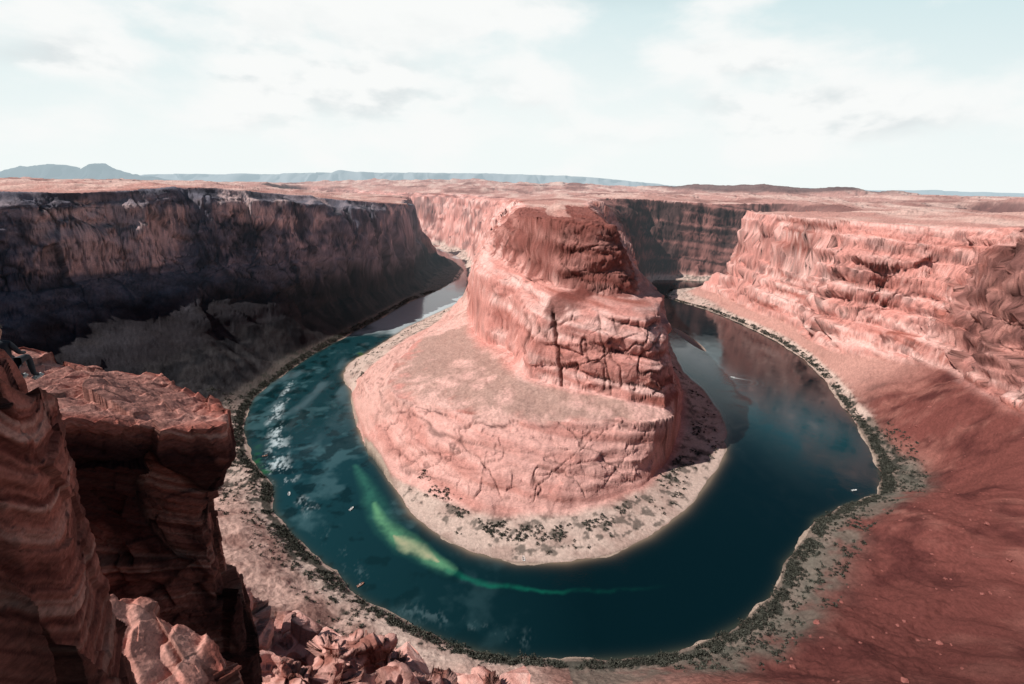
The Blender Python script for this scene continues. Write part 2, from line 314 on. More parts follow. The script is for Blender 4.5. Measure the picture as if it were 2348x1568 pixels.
tanp=sm(.15,.45,fbm3(X/80,Y/80,h/60,3,66)-varn*.4)*sm(150,185,h)
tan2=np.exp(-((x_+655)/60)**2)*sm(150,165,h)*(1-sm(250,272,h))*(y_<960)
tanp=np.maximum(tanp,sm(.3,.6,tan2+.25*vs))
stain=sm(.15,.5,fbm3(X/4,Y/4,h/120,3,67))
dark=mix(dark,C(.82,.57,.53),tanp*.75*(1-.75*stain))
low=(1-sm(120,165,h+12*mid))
lowc=mix(one*C(.013,.0135,.017),C(.14,.135,.16),sm(2.35,3.0,b+.15*mid))  # lower left slopes: shadow of the wall above painted as near-black rock
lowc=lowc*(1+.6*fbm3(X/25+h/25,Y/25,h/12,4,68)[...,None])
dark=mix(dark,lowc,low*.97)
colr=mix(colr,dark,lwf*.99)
frw=isI*sm(1850,2100,y_)*(x_<100)*(dtop<=0)
colr=mix(colr,C(.22,.10,.09),frw*sm(-.1,.4,vb+.3*vs+.5*big)*.75)
fw=isI*sm(200,300,x_)*sm(1350,1500,y_)*(dtop<=0)*sm(.8,1.2,b)
colr=mix(colr,mix(one*C(.04,.022,.022),C(.26,.11,.095),sm(-.1,.5,st+.5*big+.4*mid3)),fw*.95)  # far right-arm wall: shade on its flank painted into the colour
erc=rw*sm(545,575,x_)*(1-sm(690,760,y_))*sm(70,110,h)*(dtop<15)
colr=mix(colr,mix(one*C(.12,.05,.045),C(.46,.20,.165),sm(-.3,.4,mid3+.6*st)),erc*.8)
capc=isI*(y_<1000)*sm(4.85,5.1,b+.3*mid)*(dtop<=45)
capcol=mix(one*C(.235,.075,.06),C(.42,.17,.14),sm(.0,.7,st+.6*mid3))
colr=mix(colr,capcol,capc*.88)
rub=isI*np.exp(-((x_-60)/34)**2-((y_-606)/28)**2)*sm(140,160,h)
colr=mix(colr,C(.17,.05,.04),sm(.35,.7,rub+.35*mid)*.85)
bench=isI*(y_<1300)*sm(1.84,2.12,b+.22*mid+.12*big)*(1-sm(2.8,3.0,b))
bc=mix(one*C(.42,.265,.22),C(.74,.44,.38),sm(-.45,.4,big+.6*mid))
bc=mix(bc,C(.30,.19,.155),sm(.2,.5,fbm(X/3,Y/3,3,78)+.3*big)*.35)
colr=mix(colr,bc,bench*.92)
lslope=isI*(y_>560)*(x_<-60)*(y_<1300)*sm(1.0,1.1,b)*(1-sm(1.9,2.0,b))
colr=mix(colr,mix(bc,one*C(.70,.40,.34),.5*np.ones(X.shape,f4)),lslope*.5)
ledg=isI*(y_<1000)*(x_>-130)*np.exp(-((b-1.91+.06*mid+.05*big)/.02)**2)
colr=mix(colr,C(.10,.04,.035),ledg*sm(-.1,.35,mid+.6*big)*.85)
talO=(~isI)*(1-rock)
tc=one*C(.175,.055,.046)
tc=mix(tc,C(.29,.115,.093),sm(-.1,.9,big+.7*mid))
tc=mix(tc,C(.10,.03,.027),sm(.1,.8,fbm(X/24,Y/24,4,76)))
tc=mix(tc,C(.085,.025,.022),np.clip(1-np.hypot(x_-240,y_-190)/190,0,1)*.85)
pale=mix(one*C(.58,.37,.31),C(.36,.20,.165),sm(-.2,.6,mid))
tc=mix(tc,pale,np.clip((120-x_)/110,0,1))
tl=mix(one*C(.030,.027,.029),C(.012,.0115,.014),sm(-.3,.4,mid)+0*X)  # left rubble: wall shadow painted in as a near-black tone
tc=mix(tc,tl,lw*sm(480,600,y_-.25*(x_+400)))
pr=(~isI)&(x_>300)
tc=mix(tc,one*C(.50,.26,.215),pr*sm(650,800,y_))
speck=sm(.3,.55,fbm(X/4,Y/4,3,71)+.25*big)*(x_<150)
tc=mix(tc,C(.085,.045,.038),speck*.4*(1-lw))
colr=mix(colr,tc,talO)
spc=mix(one*C(.72,.38,.32),C(.40,.16,.125),sm(0,.6,fbm(X/8,Y/8,4,73)+.3*big))
colr=mix(colr,spc,spm)
bank=np.where(isI,1-sm(.75,1.05,b),1-sm(.7,1.15,b))*(b>-0.5)
sand=mix(one*C(.58,.43,.365),C(.46,.32,.27),sm(-.2,.6,mid))
nearO=(~isI)*sm(-20,60,x_)*(y_<640)
sand=mix(sand,C(.18,.135,.11),nearO*.9)
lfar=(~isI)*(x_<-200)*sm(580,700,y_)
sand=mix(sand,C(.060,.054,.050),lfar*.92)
sn=fbm(X/7,Y/7,4,72)+.35*big-.12+np.where(isI,sm(8,16,dl)*.26-.28,(1-sm(6,15,dl))*.5-.02)
sand=mix(sand,C(.045,.045,.037),sm(.0,.35,sn)*np.where(isI,.7,.92)*sm(2,4,dl))
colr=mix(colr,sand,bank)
grs=(~isI)*np.exp(-((dl-24)/15)**2)*(x_>40)*(y_<520)
colr=mix(colr,C(.15,.135,.11),np.clip(grs*(.55+mid),0,.75))
colr=mix(colr,C(.16,.12,.095),np.exp(-np.clip(dl,0,99)/1.6)*.7*(b>-0.5))
fmm=fillm(X,Y)
colr=mix(colr,C(.05,.06,.05),1.0*(dl<-1.5)*(fmm<.01))
isl=(dl<0)&(h>-.4)&(fmm<.01); colr=mix(colr,C(.40,.30,.24),isl*1.0)
pc=mix(one*C(.50,.25,.21),C(.70,.46,.39),sm(-.3,.6,fbm(X/60,Y/200,4,81)))
pc=mix(pc,C(.26,.11,.09),sm(.1,.7,fbm(X/160,Y/260,5,82)))
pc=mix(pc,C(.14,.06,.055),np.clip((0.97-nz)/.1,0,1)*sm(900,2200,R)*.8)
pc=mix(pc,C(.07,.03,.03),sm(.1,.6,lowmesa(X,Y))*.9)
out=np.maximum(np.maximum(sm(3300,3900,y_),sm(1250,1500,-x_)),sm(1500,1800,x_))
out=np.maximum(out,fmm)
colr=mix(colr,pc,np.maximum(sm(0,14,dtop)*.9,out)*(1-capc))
colr=colr*(1-.7*crackm[...,None])
colr=colr*(1+(.2-.1*(dome|(R<450)))[...,None]*fbm3(X/2.2,Y/2.2,h/1.5,2,91)[...,None])
colr=np.clip(colr,0.006,.9)
lab=np.zeros(X.shape,np.int8)
lab[(b>=0)&isI]=1
lab[(b>=1.0)&isI]=2
lab[(b>=1.0)&isI&(y_>1300)]=3
lab[(b>=0)&~isI]=4
lab[(b>=1.0)&~isI]=5
lab[(b>=1.95)&~isI&(x_<0)]=6
lab[(b>=1.95)&~isI&(x_>=0)]=7
lab[(dtop>6)&~(isI&(y_<1300))]=8
lab[(R>9200)]=8
lab[out>.5]=8
# ---------------------------------------------------------------- materials
def nodes(name):
    m=bpy.data.materials.new(name);m.use_nodes=True
    nt=m.node_tree;nt.nodes.clear();return m,nt
def N(nt,t,**k):
    n=nt.nodes.new(t)
    for a,v in k.items(): setattr(n,a,v)
    return n
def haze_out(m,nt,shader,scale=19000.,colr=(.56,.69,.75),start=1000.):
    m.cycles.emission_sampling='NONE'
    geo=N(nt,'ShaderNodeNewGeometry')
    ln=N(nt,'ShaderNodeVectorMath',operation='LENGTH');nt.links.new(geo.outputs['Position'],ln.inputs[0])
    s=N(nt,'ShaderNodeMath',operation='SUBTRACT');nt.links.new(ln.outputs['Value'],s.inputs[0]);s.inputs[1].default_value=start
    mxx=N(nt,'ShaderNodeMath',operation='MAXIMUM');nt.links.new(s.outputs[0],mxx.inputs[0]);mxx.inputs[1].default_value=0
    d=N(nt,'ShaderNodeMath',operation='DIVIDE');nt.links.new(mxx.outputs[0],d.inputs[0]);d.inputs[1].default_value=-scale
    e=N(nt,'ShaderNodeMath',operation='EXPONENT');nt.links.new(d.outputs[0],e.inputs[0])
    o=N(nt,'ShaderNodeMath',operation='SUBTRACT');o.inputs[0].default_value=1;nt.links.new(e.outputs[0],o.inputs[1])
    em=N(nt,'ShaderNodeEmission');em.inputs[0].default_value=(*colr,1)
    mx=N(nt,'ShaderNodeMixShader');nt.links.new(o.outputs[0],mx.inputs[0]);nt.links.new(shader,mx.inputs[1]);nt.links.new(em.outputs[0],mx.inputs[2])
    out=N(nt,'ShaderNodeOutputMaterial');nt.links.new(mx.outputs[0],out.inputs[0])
def rockmat(name,bumpd=1.0,scales=(.35,1.6),haze=True,rough=.9,detail=7,zs=2.2,lo=.76,hi=1.22):
    m,nt=nodes(name)
    bs=N(nt,'ShaderNodeBsdfPrincipled');bs.inputs['Roughness'].default_value=rough
    bs.inputs['Specular IOR Level'].default_value=.10
    geo=N(nt,'ShaderNodeNewGeometry')
    mp=N(nt,'ShaderNodeMapping');mp.inputs['Scale'].default_value=(1,1,zs)
    nt.links.new(geo.outputs['Position'],mp.inputs['Vector'])
    n1=N(nt,'ShaderNodeTexNoise');n1.inputs['Scale'].default_value=scales[0];n1.inputs['Detail'].default_value=detail;n1.inputs['Roughness'].default_value=.7
    nt.links.new(mp.outputs[0],n1.inputs['Vector'])
    bp=N(nt,'ShaderNodeBump');bp.inputs['Strength'].default_value=.9;bp.inputs['Distance'].default_value=bumpd
    nt.links.new(n1.outputs[0],bp.inputs['Height']);nt.links.new(bp.outputs[0],bs.inputs['Normal'])
    at=N(nt,'ShaderNodeAttribute',attribute_name='Col');src=at.outputs['Color']
    mr=N(nt,'ShaderNodeMapRange');mr.inputs['From Min'].default_value=.3;mr.inputs['From Max'].default_value=.7;mr.inputs['To Min'].default_value=lo;mr.inputs['To Max'].default_value=hi
    nt.links.new(n1.outputs[0],mr.inputs['Value'])
    mu=N(nt,'ShaderNodeVectorMath',operation='SCALE');nt.links.new(src,mu.inputs[0]);nt.links.new(mr.outputs[0],mu.inputs['Scale'])
    nt.links.new(mu.outputs[0],bs.inputs['Base Color'])
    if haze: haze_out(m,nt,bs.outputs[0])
    else:
        o=N(nt,'ShaderNodeOutputMaterial');nt.links.new(bs.outputs[0],o.inputs[0])
    return m
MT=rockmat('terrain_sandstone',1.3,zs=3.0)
def tag(o,label,cat,kind=None,group=None):
    o["label"]=label;o["category"]=cat
    if kind:o["kind"]=kind
    if group:o["group"]=group
def mesh_from(name,V,Fq,cols=None,mat=None,smooth=True,link=True):
    me=bpy.data.meshes.new(name)
    me.vertices.add(len(V));me.vertices.foreach_set('co',V.astype(f4).ravel())
    n=len(Fq);k=Fq.shape[1]
    me.loops.add(n*k);me.loops.foreach_set('vertex_index',Fq.astype(np.int32).ravel())
    me.polygons.add(n);me.polygons.foreach_set('loop_start',np.arange(0,n*k,k,dtype=np.int32));me.polygons.foreach_set('loop_total',np.full(n,k,np.int32))
    me.polygons.foreach_set('use_smooth',np.full(n,smooth,bool))
    me.update(calc_edges=True)
    if cols is not None:
        a=me.color_attributes.new('Col','FLOAT_COLOR','POINT')
        c=np.ones((len(V),4),f4);c[:,:3]=cols;a.data.foreach_set('color',c.ravel())
    if mat: me.materials.append(mat)
    if not link: return me
    o=bpy.data.objects.new(name,me);col.objects.link(o);return o
idx=np.arange(NA*NR).reshape(NA,NR)
Q=np.stack([idx[:-1,:-1],idx[1:,:-1],idx[1:,1:],idx[:-1,1:]],-1).reshape(-1,4)
LQ=np.max(np.stack([lab[:-1,:-1],lab[1:,:-1],lab[1:,1:],lab[:-1,1:]],-1),-1).ravel()
VV=np.stack([X,Y,h],-1).reshape(-1,3);CC=colr.reshape(-1,3)
info={0:('riverbed','dark silty bed beneath the green river','riverbed'),1:('riverbank','pale sandy beach with low scrub ringing the butte','river bank'),
2:('butte','tall layered pink sandstone butte inside the river bend','rock butte'),3:('cliff','distant red canyon cliffs beyond the river neck','cliff'),
4:('riverbank','sandy scrub covered bank at the canyon foot','river bank'),5:('talus_slope','red rubble slope falling down to the river bank','slope'),
6:('cliff','dark varnished sandstone canyon wall in deep shadow','cliff'),7:('cliff','sunlit pink stepped sandstone canyon wall above the beach','cliff'),
8:('plateau','flat red desert plateau running to the horizon','plateau')}
for k,(nm,lb,ct) in info.items():
    q_=Q[LQ==k]
    if len(q_)==0: continue
    u,inv=np.unique(q_,return_inverse=True)
    o=mesh_from(nm,VV[u],inv.reshape(-1,4),CC[u],MT)
    tag(o,lb,ct,'structure')
print('terrain',time.time()-T0)
# ---------------------------------------------------------------- water
def pdist(x,y,pts):
    best=np.full(x.shape,1e9,f4);tt=np.zeros(x.shape,f4)
    for i in range(len(pts)-1):
        ax,ay=pts[i][:2];bx,by=pts[i+1][:2];dx,dy=bx-ax,by-ay
        t=np.clip(((x-ax)*dx+(y-ay)*dy)/(dx*dx+dy*dy),0,1)
        d=np.hypot(x-ax-t*dx,y-ay-t*dy);m=d<best
        best=np.where(m,d,best);tt=np.where(m,i+t,tt)
    return best,tt/(len(pts)-1)
na,nr=1100,800
wa=np.arctan(np.linspace(-1.2,1.2,na));wr=np.exp(np.linspace(math.log(230),math.log(5500),nr))
WX=(np.sin(wa)[:,None]*wr).astype(f4);WY=(np.cos(wa)[:,None]*wr).astype(f4)
s0=samp(WX,WY,[0,10]);dO0=-s0[...,0];dI0=-s0[...,1]
dep=np.minimum(dO0,dI0)
wc=np.ones(WX.shape+(3,),f4)*C(.001,.010,.0135)
wn=fbm(WX/45,WY/45,4,101);wn2=fbm(WX/12,WY/12,4,102)
leftf=np.clip((60-WX)/260,0,1)
wc=mix(wc,C(.008,.043,.052),leftf*.85)  # left water brighter teal: sky reflection painted into the colour
wc=mix(wc,C(.065,.14,.155),sm(.0,.8,wn+.6*wn2)*leftf*.5)
wc=mix(wc,C(.002,.012,.014),sm(.1,.5,fbm(WX/15,WY/15,4,103)+.3*wn)*.75*leftf)
wc=mix(wc,C(.005,.075,.095),np.exp(-((WX-405)/75)**2-((WY-640)/120)**2)*.75)
wc=mix(wc,C(.18,.27,.30),leftf*sm(-.2,.8,fbm(WX/20,WY/60,3,109))*sm(480,700,WY)*(1-sm(800,950,WY))*.3)
wc=mix(wc,C(.55,.62,.64),leftf*sm(960,1120,WY+80*wn)*.7)  # far-left arm paled: bright sky reflection painted on the water
wc=mix(wc,C(.22,.30,.33),np.exp(-((WX-345)/30)**2-((WY-930)/130)**2)*.5)  # glare beside the butte, painted into the water colour
wc=mix(wc,C(.22,.165,.12),np.exp(-np.clip(dI0,0,99)/3.0)*.8)
wc=mix(wc,C(.05,.055,.04),np.exp(-np.clip(dO0,0,99)/2.5)*.6)
def streak(pts,wdt,colc,op,ns=.45,p=1.5,fade=0):
    global wc
    d,t=pdist(WX+wn*4,WY+wn2*2,pts)
    w_=wdt(t)
    a=np.clip(1.2-d/w_,0,1)**p*np.clip(.7+ns*1.2*(wn2+.5*fbm(WX/4,WY/4,3,110)),0,1)
    if fade: a=a*(1-sm(.25,1,t))
    wc=mix(wc,C(*colc),a*op)
streak([(-172,505),(-152,470),(-132,432),(-112,400),(-90,374),(-50,346)],lambda t:3+11*np.sin(np.clip(t,0,1)*2.5+.1),(.04,.17,.12),.6,.3,1.2)
streak([(-134,436),(-114,404),(-96,384),(-78,368),(-46,346)],lambda t:2+9*np.sin(np.clip(t,0,1)*2.7+.1),(.13,.33,.17),.8,.3,1.1)
streak([(-104,388),(-88,374),(-60,357)],lambda t:1+8*np.sin(np.clip(t,0,1)*3.1),(.42,.38,.24),.85,.3,1.0)
streak([(-50,346),(-18,332),(29,325),(80,326),(140,336)],lambda t:3.8-1.8*t,(.005,.13,.08),.65,.4,1.1,1)
streak([(-300,545),(-280,505),(-262,488)],lambda t:6+0*t,(.02,.13,.035),.6,.9)
streak([(-282,905),(-262,860)],lambda t:7+0*t,(.06,.12,.02),.8,.9)
def foam(pts,wd,th0,op,s,colc=(.55,.64,.66)):
    global wc
    d,t=pdist(WX+wn*6,WY+wn2*4,pts)
    n=.6*fbm(WX/2.2,WY/3.6,5,s,.6)+.6*fbm(WX/12,WY/24,3,s+1)
    fo=np.clip(1.15-d/wd(t),0,1)*sm(th0,th0+.6,n)
    wc=mix(wc,C(*colc),fo*op)
foam([(-345,760),(-335,690),(-310,620),(-282,560),(-262,515),(-243,478)],lambda t:6+11*t,.0,.85,104)
foam([(-190,420),(-160,375),(-110,330),(-60,300),(10,280)],lambda t:9+0*t,.25,.2,105,(.2,.3,.32))
foam([(-205,440),(-190,425)],lambda t:9+0*t,.1,.5,107)
for bx,by,ang_ in [(373,811,2.6)]:
    dx=WX-bx;dy=WY-by;c,s=math.cos(ang_),math.sin(ang_)
    a=-(dx*c+dy*s);l_=np.abs(-dx*s+dy*c)
    v=np.exp(-(l_/2.0)**2)*(a>0)*np.exp(-np.clip(a,0,999)/10)
    rr_=np.hypot(dx-6,dy+14)
    rip=(0.5+.5*np.sin(rr_*.75))**3*np.exp(-((rr_-24)/16)**2)*.22
    wc=mix(wc,C(.8,.85,.85),np.clip(v,0,1)*.9);wc=mix(wc,C(.12,.2,.22),rip)
m,nt=nodes('river_water')
bs=N(nt,'ShaderNodeBsdfPrincipled');bs.inputs['Roughness'].default_value=.06;bs.inputs['IOR'].default_value=1.33
at=N(nt,'ShaderNodeAttribute',attribute_name='Col');nt.links.new(at.outputs['Color'],bs.inputs['Base Color'])
geo=N(nt,'ShaderNodeNewGeometry')
n1=N(nt,'ShaderNodeTexNoise');n1.inputs['Scale'].default_value=.45;n1.inputs['Detail'].default_value=5;n1.inputs['Roughness'].default_value=.6
n2=N(nt,'ShaderNodeTexNoise');n2.inputs['Scale'].default_value=.03;n2.inputs['Detail'].default_value=3;n2.inputs['Distortion'].default_value=1.5
nt.links.new(geo.outputs['Position'],n1.inputs['Vector']);nt.links.new(geo.outputs['Position'],n2.inputs['Vector'])
mr=N(nt,'ShaderNodeMapRange');mr.inputs['From Min'].default_value=.4;mr.inputs['From Max'].default_value=.65;mr.inputs['To Min'].default_value=.05;mr.inputs['To Max'].default_value=.24
nt.links.new(n2.outputs[0],mr.inputs['Value'])
bp=N(nt,'ShaderNodeBump');bp.inputs['Distance'].default_value=.5;nt.links.new(n1.outputs[0],bp.inputs['Height']);nt.links.new(mr.outputs[0],bp.inputs['Strength'])
nt.links.new(bp.outputs[0],bs.inputs['Normal'])
o_=N(nt,'ShaderNodeOutputMaterial');nt.links.new(bs.outputs[0],o_.inputs[0])
WM=m
wi=np.arange(na*nr).reshape(na,nr)
WQ=np.stack([wi[:-1,:-1],wi[1:,:-1],wi[1:,1:],wi[:-1,1:]],-1).reshape(-1,4)
keep=(np.max(np.stack([dep[:-1,:-1],dep[1:,:-1],dep[1:,1:],dep[:-1,1:]],-1),-1)>-14).ravel()
WQ=WQ[keep];u,inv=np.unique(WQ,return_inverse=True)
WV=np.stack([WX,WY,np.zeros_like(WX)],-1).reshape(-1,3)
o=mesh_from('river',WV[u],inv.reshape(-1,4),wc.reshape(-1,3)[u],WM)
tag(o,'deep teal river curving around the butte','river','structure')
# ---------------------------------------------------------------- foreground ledge rocks
MF=rockmat('foreground_sandstone',.045,scales=(6.0,9.),haze=False,detail=9,lo=.55,hi=1.4)
COLV={}
def column(name,cx,cy,ztop,zbot,planes,capslope,seed,dip,Nt=640,Ms=760,capn=180,amp=1.0,label='',lay=.30,shade=1.0,prof=None,cell=1.0,rnd=0.0,tone=1.0,capr=1.0,thin_=1.0,stepk=.5):
    th=np.linspace(0,2*np.pi,Nt,endpoint=False)[:,None]
    s=np.linspace(0,1,capn)[None,:]; v=np.linspace(0,1,Ms)[None,:]
    rr=np.concatenate([np.tile(s*.985,(Nt,1)),np.ones((Nt,Ms))],1)
    zz=np.concatenate([np.zeros((Nt,capn)),np.tile(v**1.15,(Nt,1))],1)
    z0=ztop-(ztop-zbot)*zz
    rad=np.full(z0.shape,99.)
    for a,d in planes:
        wob=d*(1+.04*vn2(z0*.3,z0*0+a,seed))
        c=np.cos(th-a); rad=np.minimum(rad,np.where(c>.05,wob/np.maximum(c,.05),99.))
    if prof is not None: rad=rad*np.interp(z0,prof[0],prof[1])
    rad=rad*rr
    x=cx+np.cos(th)*rad;y=cy+np.sin(th)*rad
    z=z0+((x-cx)*capslope[0]+(y-cy)*capslope[1])*(1-zz*.7)-rnd*rr**4*np.exp(-zz*14)
    zd=z+dip[0]*x+dip[1]*y+.08*vn2(x*.5,y*.5,seed+30)+.15*vn3(x*.2,y*.2,z*.2,seed+31)
    fa,ea=facet(x*.38*cell,y*.38*cell,zd*.30*cell,seed+40,.95,.45)
    fb,eb=facet(x*.9*cell,y*.9*cell,zd*1.1*cell,seed+41,.9,.45)
    fc,ec=facet(x*3*cell,y*3*cell,zd*5*cell,seed+42,1.0,.6)
    ql=zd/lay; fl=np.floor(ql);fr=ql-fl
    hard=TAB[(fl.astype(np.int32)*7+seed)&255,(fl.astype(np.int32)*13)&255]
    groove=np.clip(1-np.abs(fr-.5)/.5,0,1)
    patch=sm(-.2,.5,vn3(x*.3,y*.3,zd*.25,seed+44))
    ff_=fbm3(x*2.5,y*2.5,zd*9,4,seed+3)
    lines=vn3(x*.25,y*.25,zd*9,seed+33)+.6*vn3(x*.4,y*.4,zd*22,seed+34)
    disp=(fa*.62+fb*.15+fc*.03+patch*(hard*.06*sm(0,.35,groove)-.02*(1-sm(0,.3,groove)))+ff_*.022+lines*.03*thin_)*amp
    side=np.concatenate([np.tile(sm(.80,1,s),(Nt,1)),np.ones((Nt,Ms))],1)
    x=x+np.cos(th)*disp*side;y=y+np.sin(th)*disp*side
    ga,gea=facet(x*.45*cell,y*.45*cell,z*0+.3,seed+50,.45,.25);gb,geb=facet(x*1.5*cell,y*1.5*cell,z*0+.7,seed+51,.4,.25)
    stepz=terr(dip[0]*x+dip[1]*y+.3*fbm(x*.5,y*.5,3,seed+60),.45,0,.14)-(dip[0]*x+dip[1]*y)
    z=z+(ga*.5*capr+gb*.08+stepz*stepk+fbm(x*2.6,y*2.6,4,seed+21)*.05)*np.clip(1-zz*5,0,1)*amp
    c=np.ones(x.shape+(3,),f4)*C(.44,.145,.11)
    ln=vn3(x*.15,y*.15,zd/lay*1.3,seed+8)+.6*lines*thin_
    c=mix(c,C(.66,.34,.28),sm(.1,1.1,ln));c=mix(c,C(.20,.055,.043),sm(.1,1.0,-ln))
    c=mix(c,C(.66,.36,.30),(1-side)*.5)  # tops paler: sunlit look put into the rock colour
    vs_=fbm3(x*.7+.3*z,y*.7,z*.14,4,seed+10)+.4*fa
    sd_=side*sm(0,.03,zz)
    c=mix(c,C(.035,.010,.010),np.clip((.35+.6*sm(-.4,.4,vs_))*shade,0,.95)*sd_)  # side faces: varnish streaks plus shade painted into the colour
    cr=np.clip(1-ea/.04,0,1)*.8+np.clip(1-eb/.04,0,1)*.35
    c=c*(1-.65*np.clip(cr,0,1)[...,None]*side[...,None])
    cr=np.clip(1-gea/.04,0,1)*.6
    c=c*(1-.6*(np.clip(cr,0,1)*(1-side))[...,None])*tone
    nA,nB=x.shape
    ii=np.arange(nA*nB).reshape(nA,nB);jj=np.roll(ii,-1,axis=0)
    q=np.stack([ii[:,:-1],jj[:,:-1],jj[:,1:],ii[:,1:]],-1).reshape(-1,4)[:, ::-1]
    VVc=np.stack([x,y,z],-1).reshape(-1,3);COLV[seed]=VVc
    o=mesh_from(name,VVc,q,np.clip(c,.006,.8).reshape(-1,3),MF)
    tag(o,label,'rock');return o
aF=math.atan2(-.78,.62)
aR=math.atan2(.62,.78)
profB=([262,279,284,287.5,289.4,290.8,291.6,292.2,292.9,296],[1.18,1.06,1.0,.95,.90,.95,1.04,1.15,1.08,.96])
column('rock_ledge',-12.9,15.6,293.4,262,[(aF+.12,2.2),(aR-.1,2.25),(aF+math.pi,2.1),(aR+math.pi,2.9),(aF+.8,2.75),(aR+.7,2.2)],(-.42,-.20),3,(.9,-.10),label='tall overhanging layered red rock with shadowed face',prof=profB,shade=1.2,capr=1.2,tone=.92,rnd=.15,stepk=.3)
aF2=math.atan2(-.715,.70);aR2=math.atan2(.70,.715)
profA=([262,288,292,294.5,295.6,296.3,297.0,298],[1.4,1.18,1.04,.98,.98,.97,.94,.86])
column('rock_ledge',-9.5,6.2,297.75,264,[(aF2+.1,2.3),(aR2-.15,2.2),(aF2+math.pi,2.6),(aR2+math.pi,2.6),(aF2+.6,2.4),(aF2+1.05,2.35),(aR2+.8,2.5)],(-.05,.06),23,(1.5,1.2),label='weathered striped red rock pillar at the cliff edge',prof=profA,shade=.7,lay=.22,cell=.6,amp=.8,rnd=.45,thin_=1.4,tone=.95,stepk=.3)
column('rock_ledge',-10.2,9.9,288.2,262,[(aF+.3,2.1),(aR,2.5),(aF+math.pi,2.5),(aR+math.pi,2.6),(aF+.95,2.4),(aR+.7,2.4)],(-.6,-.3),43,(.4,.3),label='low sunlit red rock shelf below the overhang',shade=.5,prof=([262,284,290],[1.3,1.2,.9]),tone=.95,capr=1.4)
print('rocks',time.time()-T0)
# ---------------------------------------------------------------- boulders
import bmesh
def boulder(name,x,y,z,sz,seed,mat,flat=11,sub=5,lo_=.40,dk=1.0):
    r_=np.random.default_rng(seed)
    bm=bmesh.new();bmesh.ops.create_icosphere(bm,subdivisions=sub,radius=1.25)
    V=np.array([v.co[:] for v in bm.verts]);Fc=np.array([[v.index for v in f.verts] for f in bm.faces]);bm.free()
    V[:,2]=np.minimum(V[:,2],.6)
    for k in range(flat):
        n=r_.normal(size=3);n/=np.linalg.norm(n);dd=r_.uniform(lo_,.9)
        p=V@n;V=V-np.outer(np.clip(p-dd,0,9)*.99,n)
    V*=np.array(sz)
    a=V/max(sz)*2
    nn=fbm3(a[:,0]*2+seed,a[:,1]*2,a[:,2]*7,4,seed%7)
    V=V*(1+.04*nn[:,None])
    c=np.ones((len(V),3),f4)*C(.68,.34,.285);c=mix(c,C(.80,.50,.43),sm(-.2,.7,nn));c=mix(c,C(.34,.13,.10),sm(.2,.8,-nn))
    if dk!=1.0: c=c*C(.45,.30,.30)
    me=mesh_from(name,V,Fc,c,mat,smooth=False,link=False)
    o=bpy.data.objects.new(name,me);col.objects.link(o)
    o.location=(x,y,z);o.rotation_euler=(0,0,r_.uniform(0,6.28));return o
def hz(x,y): 
    a=H(np.array([[float(x)]]),np.array([[float(y)]]));return float(a[0][0,0])
sb=[(3,172,(15,10,9),90),(-12,168,(15,10,7),None),(-28,178,(17,12,6),None),(-48,186,(19,13,6),None),(-70,192,(18,13,6),None),(-88,198,(16,12,6),None),(-44,172,(16,12,5),None),(-70,176,(17,12,5),None),(-106,194,(14,11,5),None)]
for i,(bx,by,sz,za) in enumerate(sb):
    o=boulder('boulder',bx,by,hz(bx,by)-.5 if za is None else za,sz,140+i,MT)
    tag(o,'angular pink sandstone boulder on the rocky spur','boulder',group='boulders on the spur')
proto=[boulder('boulder',0,0,0,(1.2,1,.8),200+k,MT,sub=3,dk=.5) for k in range(6)]
for k in range(6):
    col.objects.unlink(proto[k])
for i in range(150):
    for _ in range(50):
        bx=rng.uniform(170,520);by=rng.uniform(185,620)
        rr_=H(np.array([[bx]]),np.array([[by]]));hh,bb,ii_=rr_[0],rr_[1],rr_[2]
        if (not ii_[0,0]) and 1.05<bb[0,0]<1.95: break
    s=rng.uniform(.4,1.3)*(1.9 if i%9==0 else 1)
    o=bpy.data.objects.new('boulder',proto[i%6].data);col.objects.link(o)
    o.location=(bx,by,float(hh[0,0])+s*.2);o.scale=(s,s,s);o.rotation_euler=(0,0,rng.uniform(0,6.28))
    tag(o,'red boulder half sunk in the rubble slope','boulder',group='boulders on the rubble slope')
# ---------------------------------------------------------------- shrubs
m,nt=nodes('shrub_foliage')
bs=N(nt,'ShaderNodeBsdfPrincipled');bs.inputs['Roughness'].default_value=.9;bs.inputs['Specular IOR Level'].default_value=.1
at=N(nt,'ShaderNodeAttribute',attribute_name='Col');nt.links.new(at.outputs['Color'],bs.inputs['Base Color'])
o_=N(nt,'ShaderNodeOutputMaterial');nt.links.new(bs.outputs[0],o_.inputs[0]);MS=m
def leafclump(n,seed,size=.22):
    r_=np.random.default_rng(seed)
    cen=r_.normal(size=(5,3))*np.array([.5,.5,.2]);cen[:,2]=np.abs(cen[:,2])+.25
    p=cen[r_.integers(0,5,n)]+r_.normal(size=(n,3))*np.array([.3,.3,.22]);p[:,2]=np.abs(p[:,2])
    a=r_.normal(size=(n,3));a/=np.linalg.norm(a,axis=1)[:,None]
    b2=np.cross(a,r_.normal(size=(n,3)));b2/=np.linalg.norm(b2,axis=1)[:,None]
    s=size*r_.uniform(.6,1.5,(n,1))
    V=np.stack([p-a*s,p+b2*s*.7,p+a*s,p-b2*s*.7],1).reshape(-1,3)
    g=r_.uniform(.5,1.5,(n,1))*(0.6+p[:,2:3]*.7)
    c=np.clip(g*np.array([[.060,.060,.048]]),.01,.25).repeat(4,0)
    return V,np.arange(n*4).reshape(n,4),c
shm=[]
for k in range(5):
    V,Fq,c=leafclump(170,k+1,.15);shm.append(mesh_from('shrub',V,Fq,c,MS,False,False))
